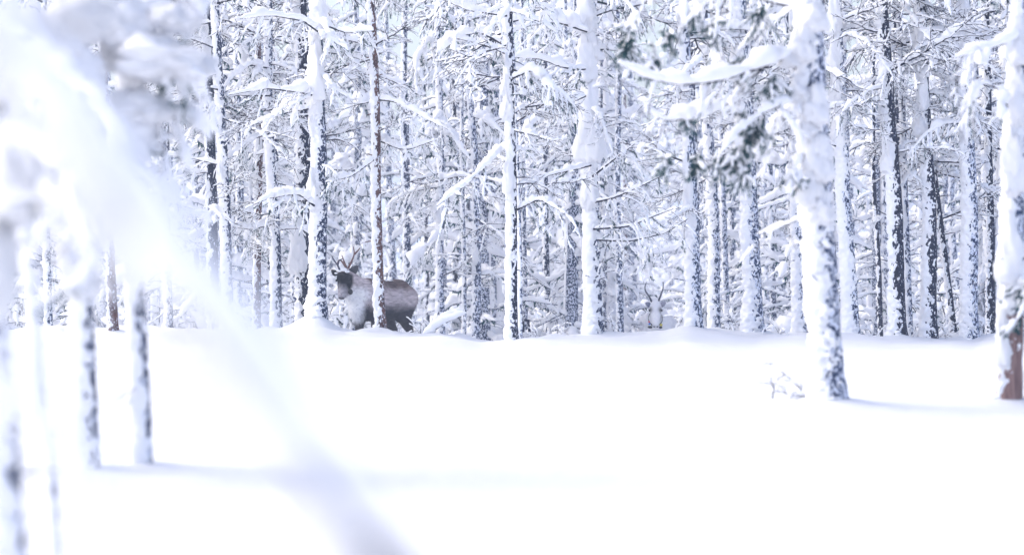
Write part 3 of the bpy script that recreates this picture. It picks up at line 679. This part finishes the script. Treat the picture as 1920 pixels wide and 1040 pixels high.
# ------------------------------------------------------------------ reindeer
def cap_mesh(mb, p0, p1, r0, r1, k=16):
    p0, p1 = np.array(p0, float), np.array(p1, float); d = p1 - p0; L = np.linalg.norm(d); d /= L
    a = np.linspace(-PI / 2, PI / 2, 7)
    t = np.concatenate([np.sin(a[:4]) * r0, L + np.sin(a[3:]) * r1]); rr = np.concatenate([np.cos(a[:4]) * r0, np.cos(a[3:]) * r1]).clip(.001)
    ref = np.array([0, 0, 1.0]) if abs(d[2]) < .9 else np.array([1.0, 0, 0]); s_ = np.cross(d, ref); s_ /= np.linalg.norm(s_); u = np.cross(s_, d)
    th = np.arange(k) * 2 * PI / k; n = len(t)
    V = (p0 + t[:, None] * d)[:, None] + rr[:, None, None] * (np.cos(th)[None, :, None] * s_ + np.sin(th)[None, :, None] * u)
    i = np.arange(n - 1)[:, None] * k; j = np.arange(k)[None]; j2 = (j + 1) % k
    Q = np.stack([i + j, i + j2, i + k + j2, i + k + j], -1).reshape(-1, 4); e = (n - 1) * k
    V = V.reshape(-1, 3); m = len(V); V = np.concatenate([V, [p0 - d * r0], [p1 + d * r1]])
    mb.add(V, Q, [[m, (q + 1) % k, q] for q in range(k)] + [[m + 1, e + q, e + (q + 1) % k] for q in range(k)])


def ell(mb, c, r, M=None, k=20):
    v = np.linspace(0, PI, 13)[1:-1]; u = np.arange(k) * 2 * PI / k
    V = np.stack([np.sin(v)[:, None] * np.cos(u), np.sin(v)[:, None] * np.sin(u), np.cos(v)[:, None] + 0 * u], -1).reshape(-1, 3)
    n = len(v); i = np.arange(n - 1)[:, None] * k; j = np.arange(k)[None]; j2 = (j + 1) % k
    Q = np.stack([i + j, i + k + j, i + k + j2, i + j2], -1).reshape(-1, 4); m = len(V); e = (n - 1) * k
    V = np.concatenate([V, [[0, 0, 1]], [[0, 0, -1]]]) * np.array(r)
    if M is not None: V = V @ M.T
    mb.add(V + np.array(c), Q, [[m, q, (q + 1) % k] for q in range(k)] + [[m + 1, e + (q + 1) % k, e + q] for q in range(k)])


def fuse(mb, voxel, it):
    """grow one continuous skin over the primitives"""
    me = mb.mesh('tmp', None); o = bpy.data.objects.new('tmp', me); COL.objects.link(o)
    m = o.modifiers.new('r', 'REMESH'); m.mode = 'VOXEL'; m.voxel_size = voxel
    m = o.modifiers.new('s', 'SMOOTH'); m.iterations = it; m.factor = .5
    dg = bpy.context.evaluated_depsgraph_get(); ev = o.evaluated_get(dg)
    out = bpy.data.meshes.new_from_object(ev); bpy.data.objects.remove(o); out.name = 'body'
    out.polygons.foreach_set('use_smooth', np.ones(len(out.polygons), bool))
    return out


def rotm(yaw, pitch):
    cy, sy, cp, sp = math.cos(yaw), math.sin(yaw), math.cos(pitch), math.sin(pitch)
    return np.array([[cy, -sy, 0], [sy, cy, 0], [0, 0, 1]]) @ np.array([[cp, 0, sp], [0, 1, 0], [-sp, 0, cp]])


m_fur = bpy.data.materials.new('fur'); m_fur.use_nodes = True; nt = m_fur.node_tree; b = nt.nodes['Principled BSDF']
at_ = nt.nodes.new('ShaderNodeAttribute'); at_.attribute_name = 'coat'; nt.links.new(at_.outputs['Color'], b.inputs['Base Color'])
b.inputs['Roughness'].default_value = .9; b.inputs['Specular IOR Level'].default_value = .1
M_HORN, _, _ = mat('antler', (.16, .085, .075), .6, .3)
M_HORND, _, _ = mat('dark_antler', (.05, .055, .085), .6, .3)
M_BLACK, _, _ = mat('black_leather', (.008, .009, .012), .5, .4)
M_EYE, _, _ = mat('eye', (.006, .005, .006), .12, .6)
M_TAGR, _, _ = mat('red_tag', (.6, .03, .06), .5); M_TAGB, _, _ = mat('blue_tag', (.02, .15, .6), .5); M_TAGY, _, _ = mat('yellow_tag', (.65, .55, .05), .5)


def reindeer(root, yaw, pitch, headpos, colour, seed):
    mb = MB(); H = np.array(headpos, float); M = rotm(yaw, pitch)
    ell(mb, (.16, 0, .71), (.36, .205, .255)); ell(mb, (-.1, 0, .68), (.40, .215, .225)); ell(mb, (-.34, 0, .75), (.23, .195, .22))
    ell(mb, (.28, 0, .84), (.19, .12, .15)); cap_mesh(mb, (.3, 0, .87), (-.42, 0, .86), .10, .095)
    nb = H + M @ np.array([-.06, 0, -.02]); cap_mesh(mb, (.36, 0, .76), nb, .185, .088)
    ell(mb, (.50, 0, .60), (.11, .11, .19)); cap_mesh(mb, (.42, 0, .64), H * .75 + np.array([.42, 0, .64]) * .25 + np.array([0, 0, -.10]), .13, .075)
    for s_ in (-1, 1):
        y = s_ * .12
        for a, b_, r0, r1 in [((.30, y, .64), (.27, y, .48), .115, .07), ((.27, y, .48), (.30, y, .27), .065, .04), ((.30, y, .27), (.29, y, .09), .038, .03), ((.29, y, .09), (.33, y, .03), .032, .042),
                              ((-.37, y * .9, .73), (-.27, y * 1.1, .54), .165, .12), ((-.27, y * 1.1, .54), (-.45, y, .33), .10, .048), ((-.45, y, .33), (-.39, y, .1), .042, .031), ((-.39, y, .1), (-.35, y, .03), .033, .042)]:
            cap_mesh(mb, a, b_, r0, r1)
    cap_mesh(mb, (-.53, 0, .86), (-.60, 0, .72), .045, .03)
    def hp(p): return H + M @ np.array(p, float)
    ell(mb, hp((0, 0, 0)), (.11, .09, .088), M); cap_mesh(mb, hp((.04, 0, -.01)), hp((.23, 0, -.02)), .076, .054); ell(mb, hp((.25, 0, -.022)), (.042, .048, .042), M)
    cap_mesh(mb, hp((-.01, 0, -.05)), hp((.19, 0, -.05)), .05, .032); ell(mb, hp((.03, 0, .05)), (.06, .05, .035), M)
    for s_ in (-1, 1): ell(mb, hp((.045, s_ * .055, .03)), (.035, .02, .022), M)
    me = fuse(mb, .013, 6)
    n = len(me.vertices); P = np.empty(n * 3, np.float32); me.vertices.foreach_get('co', P); P = P.reshape(-1, 3).astype(float)
    Nn = np.empty(n * 3, np.float32); me.vertices.foreach_get('normal', Nn); Nn = Nn.reshape(-1, 3).astype(float)
    P = P + Nn * ((fbm(P * 22, seed) - .5) * .012)[:, None]; me.vertices.foreach_set('co', P.astype(np.float32).ravel())
    C = colour(P, (P - H) @ M, Nn)
    ca = me.color_attributes.new('coat', 'FLOAT_COLOR', 'POINT'); ca.data.foreach_set('color', np.concatenate([C, np.ones((n, 1))], 1).astype(np.float32).ravel())
    me.materials.append(m_fur); body = obj('body', me, root)
    # short fur standing off the skin
    rg = np.random.default_rng(seed); k = 26000; idx = rg.integers(0, n, k); hl = (P[idx] - H) @ M; ish = (hl[:, 0] > -.08) & (np.linalg.norm(hl, axis=1) < .34)
    ln = np.where(ish, .008, .024) * rg.uniform(.5, 1.3, k); mane = (P[idx, 0] > .38) & (P[idx, 2] < .85) & ~ish; ln = np.where(mane, .05, ln)
    D = np.array([-.9, 0, -.5]) + Nn[idx] * .35 + rg.normal(0, .22, (k, 3)); D[mane] = np.array([-.2, 0, -1.1]) + Nn[idx][mane] * .3; D /= np.linalg.norm(D, axis=1)[:, None]
    S = np.cross(D, Nn[idx]); S /= np.linalg.norm(S, axis=1)[:, None] + 1e-6; B0 = P[idx] - Nn[idx] * .002
    V = np.stack([B0 - S * .0016, B0 + S * .0016, B0 + D * ln[:, None]], 1).reshape(-1, 3); fm = MB(); fm.add(V, None, np.arange(k * 3).reshape(-1, 3)); f = fm.mesh('fur', m_fur, False)
    CF = np.repeat(C[idx] * rg.uniform(.75, 1.25, (k, 1)), 3, 0); ca = f.color_attributes.new('coat', 'FLOAT_COLOR', 'POINT'); ca.data.foreach_set('color', np.concatenate([CF, np.ones((k * 3, 1))], 1).astype(np.float32).ravel())
    fo = obj('fur', f, body); fo['kind'] = 'stuff'
    for s_ in (-1, 1):
        e = MB(); ell(e, hp((.055, s_ * .083, .028)), (.017, .011, .015), M); obj('eye', e.mesh('eye', M_EYE), root)
        e = MB(); ell(e, hp((.285, s_ * .022, -.005)), (.009, .010, .008), M); obj('nostril', e.mesh('nostril', M_EYE), root)
    return hp, M, body


def ear(root, p, d, ln, col_o, col_i):
    """a cupped leaf-shaped ear"""
    p, d = np.array(p, float), np.array(d, float); d /= np.linalg.norm(d); mb = MB(); t = np.linspace(0, 1, 9); w = np.sin(t ** .75 * PI) ** .7 * ln * .30 + .008 * (1 - t)
    s_ = np.cross(d, [0, 0, 1.0]); s_ /= np.linalg.norm(s_); u = np.cross(s_, d)
    V = []; k = 9
    for i in range(9):
        for j in range(k):
            a = j * 2 * PI / k; rr = w[i]
            V.append(p + d * t[i] * ln + s_ * math.cos(a) * rr * .45 + u * (math.sin(a) * rr))
    i = np.arange(8)[:, None] * k; j = np.arange(k)[None]; j2 = (j + 1) % k
    mb.add(V, np.stack([i + j, i + j2, i + k + j2, i + k + j], -1).reshape(-1, 4)); me = mb.mesh('ear', m_fur)
    c = np.array([col_o if (q % k) in (0, 1, 8, 7, 2) else col_i for q in range(len(V))]); ca = me.color_attributes.new('coat', 'FLOAT_COLOR', 'POINT')
    ca.data.foreach_set('color', np.concatenate([c, np.ones((len(V), 1))], 1).astype(np.float32).ravel()); obj('ear', me, root)


def antler(root, inv, chains, mt, r0):
    mb = MB()
    for pts in chains:
        P = np.array([inv @ Vector(at(*q)) for q in pts]); n = 12; L = np.concatenate([[0], np.cumsum(np.linalg.norm(np.diff(P, axis=0), axis=1))]); t = np.linspace(0, L[-1], n)
        Q = np.stack([np.interp(t, L, P[:, q]) for q in range(3)], 1)
        for _ in range(2): Q[1:-1] = (Q[:-2] + 2 * Q[1:-1] + Q[2:]) / 4
        tube(mb, Q, np.linspace(r0, r0 * .4, n), 7)
    obj('antler', mb.mesh('antler', mt), root)


def mixc(a, b, t): t = np.clip(t, 0, 1)[:, None]; return np.array(a) * (1 - t) + np.array(b) * t


def col_dark(P, Q, N):
    nzv = fbm(P * np.array([9, 9, 9]), 4) - .5; st = fbm(P * np.array([14, 60, 60]), 8) - .5
    z = P[:, 2] + nzv * .10
    flank, back, low, pale = (.47, .41, .42), (.12, .085, .078), (.03, .027, .036), (.85, .85, .88)
    C = mixc(flank, back, (z - .80) / .10 * np.clip((.36 - P[:, 0]) / .1, 0, 1))
    C = C + (mixc((0, 0, 0), (.2, .19, .2), 1 - abs(P[:, 0] - .34) / .22) * np.clip(1 - abs(z - .72) / .22, 0, 1)[:, None])
    C = C * (1 - np.clip((.69 - z) / .11, 0, 1)[:, None]) + np.array(low) * np.clip((.69 - z) / .11, 0, 1)[:, None]
    ru = np.clip((-.36 - P[:, 0] + nzv * .1) / .1, 0, 1); C = C * (1 - ru[:, None] * .45)
    nk = np.clip((P[:, 0] - .42 + nzv * .15) / .12, 0, 1) * np.clip((.93 - z) / .10, 0, 1); C = C * (1 - nk[:, None]) + np.array(pale) * nk[:, None]
    leg = np.clip((.5 - P[:, 2]) / .08, 0, 1); C = C * (1 - leg[:, None]) + np.array((.045, .04, .045)) * leg[:, None]
    hd = np.clip((Q[:, 0] + .07) / .04, 0, 1) * np.clip((.125 - np.hypot(Q[:, 1], Q[:, 2] + .01)) / .03, 0, 1) * (Q[:, 0] < .32)
    face = mixc((.009, .009, .013), (.36, .34, .37), (Q[:, 0] - .10 + nzv * .1) / .08); face = face * (1 - np.clip((Q[:, 0] - .265) / .02, 0, 1)[:, None] * .8)
    C = C * (1 - hd[:, None]) + face * hd[:, None]
    return np.clip(C * (1 + st[:, None] * 1.3), .008, .8)


def col_white(P, Q, N):
    nzv = fbm(P * 9, 4) - .5; st = fbm(P * np.array([14, 60, 60]), 8) - .5
    C = mixc((.82, .82, .86), (.66, .65, .69), (.6 - P[:, 2] + nzv * .2) / .3)
    for s_ in (-1, 1):
        e = np.exp(-(((Q[:, 0] - .05) / .035) ** 2 + ((Q[:, 1] - s_ * .06) / .03) ** 2 + ((Q[:, 2] - .03) / .05) ** 2)); C = C * (1 - e[:, None] * .93)
    nose = np.clip((Q[:, 0] - .26) / .02, 0, 1) * (np.linalg.norm(Q, axis=1) < .36); C = C * (1 - nose[:, None] * .25)
    return np.clip(C * (1 + st[:, None] * .25), .02, .85)


def collar(root, c, n, rad, tags, box=.03):
    c, n = np.array(c, float), Vector(n).normalized(); q = Vector((0, 0, 1)).rotation_difference(n).to_matrix(); mb = MB()
    th = np.linspace(0, 2 * PI, 29)
    V = []; 
    for a in th[:-1]:
        for (dr, dz) in ((0, -.014), (.006, -.014), (.006, .014), (0, .014)):
            V.append(c + np.array(q @ Vector((math.cos(a) * (rad[0] + dr), math.sin(a) * (rad[1] + dr), dz))))
    Q = []
    for i in range(28):
        for j in range(4): Q.append([i * 4 + j, i * 4 + (j + 1) % 4, ((i + 1) % 28) * 4 + (j + 1) % 4, ((i + 1) % 28) * 4 + j])
    mb.add(V, Q); col = obj('collar', mb.mesh('collar', M_BLACK), root)
    for (p, s_, mt, nm) in tags:
        b = MB(); ell(b, p, s_); obj(nm, b.mesh(nm, mt), col)


# the dark reindeer, body turned three-quarters to the left, head lowered towards the camera
dz_ = -.345
d1 = thing('reindeer', 'grey-brown reindeer with a dark face and reddish antlers, standing half behind a slim trunk', 'reindeer', (wx(714, 28.1), 28.1, dz_), rotz=math.radians(238))
d1.scale = (.95, .95, .95)
bpy.context.view_layer.update()
inv = (Matrix.Translation(d1.location) @ Matrix.Rotation(math.radians(238), 4, 'Z') @ Matrix.Scale(.95, 4)).inverted()
h1 = inv @ Vector(at(645, 521, 27.62))
hp, M1, _ = reindeer(d1, math.radians(24), math.radians(56), h1, col_dark, 3)
antler(d1, inv, [[(650, 503, 27.6), (640, 488, 27.6), (636, 486, 27.55), (632, 494, 27.5)], [(650, 503, 27.6), (645, 490, 27.6), (641, 478, 27.6)],
                 [(653, 503, 27.6), (660, 488, 27.6), (665, 475, 27.65), (662, 462, 27.65)], [(665, 476, 27.65), (670, 471, 27.6), (675, 465, 27.6)]], M_HORN, .014)
antler(d1, inv, [[(637, 506, 27.5), (632, 495, 27.5), (626, 488, 27.5), (622, 479, 27.5)], [(633, 497, 27.5), (636, 488, 27.45), (642, 485, 27.45)]], M_HORND, .013)
e1 = np.array(inv @ Vector(at(655, 514, 27.66))); e1t = np.array(inv @ Vector(at(668, 502, 27.7))); ear(d1, e1, e1t - e1, .16, (.05, .05, .06), (.012, .012, .016))
e1 = np.array(inv @ Vector(at(632, 516, 27.6))); e1t = np.array(inv @ Vector(at(622, 506, 27.6))); ear(d1, e1, e1t - e1, .10, (.05, .05, .06), (.012, .012, .016))
cc = np.array(inv @ Vector(at(660, 540, 27.75)))
collar(d1, cc, (.8, .1, .35), (.115, .135), [(np.array(inv @ Vector(at(657, 547, 27.5))), (.03, .03, .035), M_BLACK, 'collar_box')])
sb = MB()
for (px, py, r) in ((636, 507, .035), (644, 505, .045), (651, 509, .03), (630, 512, .02), (626, 519, .018)):
    p = np.array(inv @ Vector(at(px, py, 27.52))); ell(sb, p, (r, r, r * .5))
obj('snow_patch', sb.mesh('snow_patch', M_SNOW), d1)
sb = MB(); rg = np.random.default_rng(4)
for i in range(40):
    x = rg.uniform(-.45, .33); y = rg.normal(0, .04); ell(sb, (x, y, .955 - abs(x + .05) * .04), (rg.uniform(.01, .035), rg.uniform(.008, .02), .008), None, 8)
obj('snow_patch', sb.mesh('snow_patch', M_SNOW), d1)

# the white reindeer, facing the camera, only head and antlers clear of the snow edge
d2z = at(1229, 568, 32)[2] - 1.06
d2 = thing('reindeer', 'white reindeer facing the camera with thin curved antlers and a tagged black collar', 'reindeer', (wx(1235, 32.5), 32.6, d2z), rotz=math.radians(268))
inv = (Matrix.Translation(d2.location) @ Matrix.Rotation(math.radians(268), 4, 'Z')).inverted()
h2 = inv @ Vector(at(1229, 577, 32.0))
hp, M2, _ = reindeer(d2, 0, math.radians(58), h2, col_white, 6)
antler(d2, inv, [[(1222, 566, 32), (1218, 556, 32), (1210, 546, 32.05), (1208.5, 538, 32.1), (1212, 529, 32.1)]], M_HORND, .0145)
antler(d2, inv, [[(1234, 566, 32), (1239, 553, 32), (1242, 545, 32.05), (1244, 537, 32.1), (1243, 529, 32.1)]], M_HORND, .0145)
for sx in (-1, 1):
    p = np.array(inv @ Vector(at(1229 + sx * 9, 573, 32.0))); t = np.array(inv @ Vector(at(1229 + sx * 20, 567, 31.95))); ear(d2, p, t - p, .10, (.3, .3, .36), (.2, .22, .3))
T = lambda px, py, d: np.array(inv @ Vector(at(px, py, d)))
collar(d2, T(1229, 597, 32.0), (.75, 0, .55), (.115, .09), [(T(1219, 613, 31.85), (.03, .032, .018), M_BLACK, 'collar_box'), (T(1238.5, 613.5, 31.85), (.022, .024, .016), M_BLACK, 'collar_box'),
    (T(1217, 603, 31.9), (.012, .012, .014), M_TAGR, 'tag'), (T(1217.5, 607, 31.9), (.012, .014, .014), M_TAGB, 'tag'), (T(1239.5, 609, 31.88), (.016, .018, .018), M_TAGY, 'tag')])

# ------------------------------------------------------------------ small things on the snow
def wood(name, label, cat, base, limbs):
    t = thing(name, label, cat, base)
    for a in limbs: limb(t, *a[0], **a[1])
    return t
wood('fallen_branch', 'fallen branch under a thick ridge of snow right of the dark reindeer', 'branch', A(800, 628, 26.2), [
    (([A(790, 632, 26.2), A(815, 618, 26.2), A(832, 606, 26.2), A(850, 598, 26.2), A(874, 587, 26.2)], .014, .055, 61), dict(twigs=3, green=0, tw_len=(.05, .12))),
    (([A(815, 616, 26.4), A(840, 598, 26.4), A(868, 582, 26.4)], .01, .05, 62), dict(twigs=2, green=0, tw_len=(.05, .1)))])
wood('snowy_twigs', 'small sprig of thin twigs poking from the open snow left of the big near trunk', 'twigs', A(1510, 742, 15.6), [
    (([A(1522, 744, 15.6), A(1505, 730, 15.6), A(1480, 708, 15.6), A(1466, 696, 15.6)], .006, .004, 63), dict(twigs=7, green=0, tw_len=(.08, .16), ts=.2, taper=.6)),
    (([A(1525, 745, 15.6), A(1500, 742, 15.6), A(1470, 735, 15.6)], .006, .004, 64), dict(twigs=5, green=0, tw_len=(.07, .14), ts=.2, taper=.6)),
    (([A(1449, 745, 15.6), A(1452, 725, 15.6), A(1446, 706, 15.6)], .005, .002, 65), dict(twigs=1, green=0, tw_len=(.03, .06), ts=.2, taper=.6))])
wood('snowy_shrub', 'small snow-crusted shrub with a thin dark stick at the dark reindeer\'s chest', 'shrub', A(632, 622, 26.9), [
    (([A(636, 626, 26.9), A(628, 600, 26.9), A(636, 578, 26.95)], .006, .035, 66), dict(twigs=9, green=.2, tw_len=(.06, .16))),
    (([A(640, 626, 26.9), A(650, 608, 26.9), A(646, 590, 26.95)], .005, .03, 67), dict(twigs=7, green=.1, tw_len=(.06, .14))),
    (([A(618, 590, 26.8), A(623, 576, 26.8), A(628, 564, 26.8)], .005, .002, 68), dict(twigs=0, green=0))])
wood('snowy_shrub', 'low snow-dusted tuft of bent twigs between the white reindeer and the frost-flecked trunk', 'shrub', A(1270, 615, 26.6), [
    (([A(1270, 612, 26.6), A(1274, 600, 26.6), A(1284, 592, 26.6)], .005, .012, 69), dict(twigs=4, green=0, tw_len=(.05, .12))),
    (([A(1290, 610, 26.5), A(1284, 597, 26.5), A(1272, 594, 26.5)], .004, .01, 70), dict(twigs=4, green=0, tw_len=(.05, .12)))])
st = thing('tree_stump', 'tiny dark forked stump on the snow right of the foremost centre trunk', 'stump', A(986, 616, 30))
mb = MB()
for (x0, x1) in ((981, 981.5), (993, 991)):
    P = np.array([at(x0, 622, 30), at(x1, 606, 30), at(x1, 600, 30)]) - np.array(st.location); tube(mb, P, [.018, .016, .012], 7)
P = np.array([at(980, 601, 30), at(986, 600, 30), at(993, 601, 30)]) - np.array(st.location); tube(mb, P, [.014, .016, .014], 7)
obj('wood', mb.mesh('stump', BARK['dark']), st)

# snowy undergrowth past the edge of the clearing
def sapling_meshes(seed):
    rg = np.random.default_rng(seed + 300); B, S, N = MB(), MB(), MB()
    for s_ in range(rg.integers(2, 5)):
        P = grow(rg, (rg.normal(0, .12), rg.normal(0, .12), -.15), (rg.normal(0, .25), rg.normal(0, .25), 1), rg.uniform(.9, 1.7), 10, -.01, .12); r = np.linspace(.013, .004, 10)
        tube(B, P, r, 5); snow_on(S, P, r, .03, 1, seed + s_, 6, .3)
        for q in range(16):
            i = rg.integers(2, 10); d = rg.normal(0, 1, 3); d[2] = rg.uniform(-.3, .7); d /= np.linalg.norm(d)
            P2 = grow(rg, P[i], d, rg.uniform(.12, .5), 7, .12, .16); r2 = np.linspace(.006, .003, 7); tube(B, P2, r2, 4); snow_on(S, P2, r2, rg.uniform(.012, .04), 1, q + seed, 6, .25)
            if rg.random() < .5: needles(N, P2, rg, 40, .04, .009, .6)
    return B.mesh('shrub_stems', M_TWIG), S.mesh('shrub_snow', M_SNOW), N.mesh('shrub_needles', M_NEEDLE, False)


SAP = [sapling_meshes(i) for i in range(6)]
for k in range(70):
    px = -150 + 2220 * (k + R.random()) / 70; d = R.uniform(30, 44)
    if d < 34 and 590 < px < 800: d += 6
    if 1165 < px < 1285: d = R.uniform(40, 48)
    x = wx(px, d); t = thing('snowy_sapling', 'low snow-laden sapling just past the edge of the clearing', 'sapling', (x, d, gz1(x, d)), 'saplings among the trunks past the snow edge', R.uniform(0, 6.28))
    s = R.uniform(.7, 1.3); t.scale = (s, s, s); B, S, N = SAP[R.randrange(6)]
    obj('stems', B, t); obj('snow', S, t); obj('needles', N, t)

TUFTS = [(446, 26.6, 'twig tuft at the snow edge between the thin brownish pine and the blurred bough'), (788, 26.4, 'dead twig tuft at the root end of the fallen snowy branch'),
         (1010, 26.3, 'dead twig tuft just right of the tiny forked stump'), (1045, 26.5, 'dead twig tuft left of the thin blue-grey blurred trunk'),
         (1150, 26.3, 'dead twig tuft on the snow edge right of the thick white snow-wrapped trunk'), (1365, 26.5, 'dead twig tuft between the knotted trunk and the broad white-fronted one'),
         (1465, 26.3, 'dead twig tuft right of the broad white-fronted trunk'), (1640, 26.2, 'dead twig tuft left of the stout dark-barked trunk'),
         (1720, 26.3, 'dead twig tuft right of the thin straight trunk in the right-hand cluster'), (1775, 26.4, 'dead twig tuft at the foot of the leaning thin dark stem'),
         (1845, 26.3, 'dead twig tuft left of the narrow almost black trunk')]
for k, (px, d, lb) in enumerate(TUFTS):
    p = np.array(A(px, 600, d)); p[2] = gz1(p[0], p[1]); rr = random.Random(k); t = thing('snowy_twigs', lb, 'twigs', tuple(p), 'twig tufts along the snow edge')
    for q in range(rr.randrange(2, 4)):
        dx, h = rr.uniform(-.14, .14), rr.uniform(.08, .22)
        limb(t, [p + np.array([0, 0, -.03]), p + np.array([dx * .5, 0, h * .6]), p + np.array([dx, .03, h])], .004, .006, 400 + 9 * k + q, twigs=3, green=0, tw_len=(.03, .09), ts=.3, taper=.6)
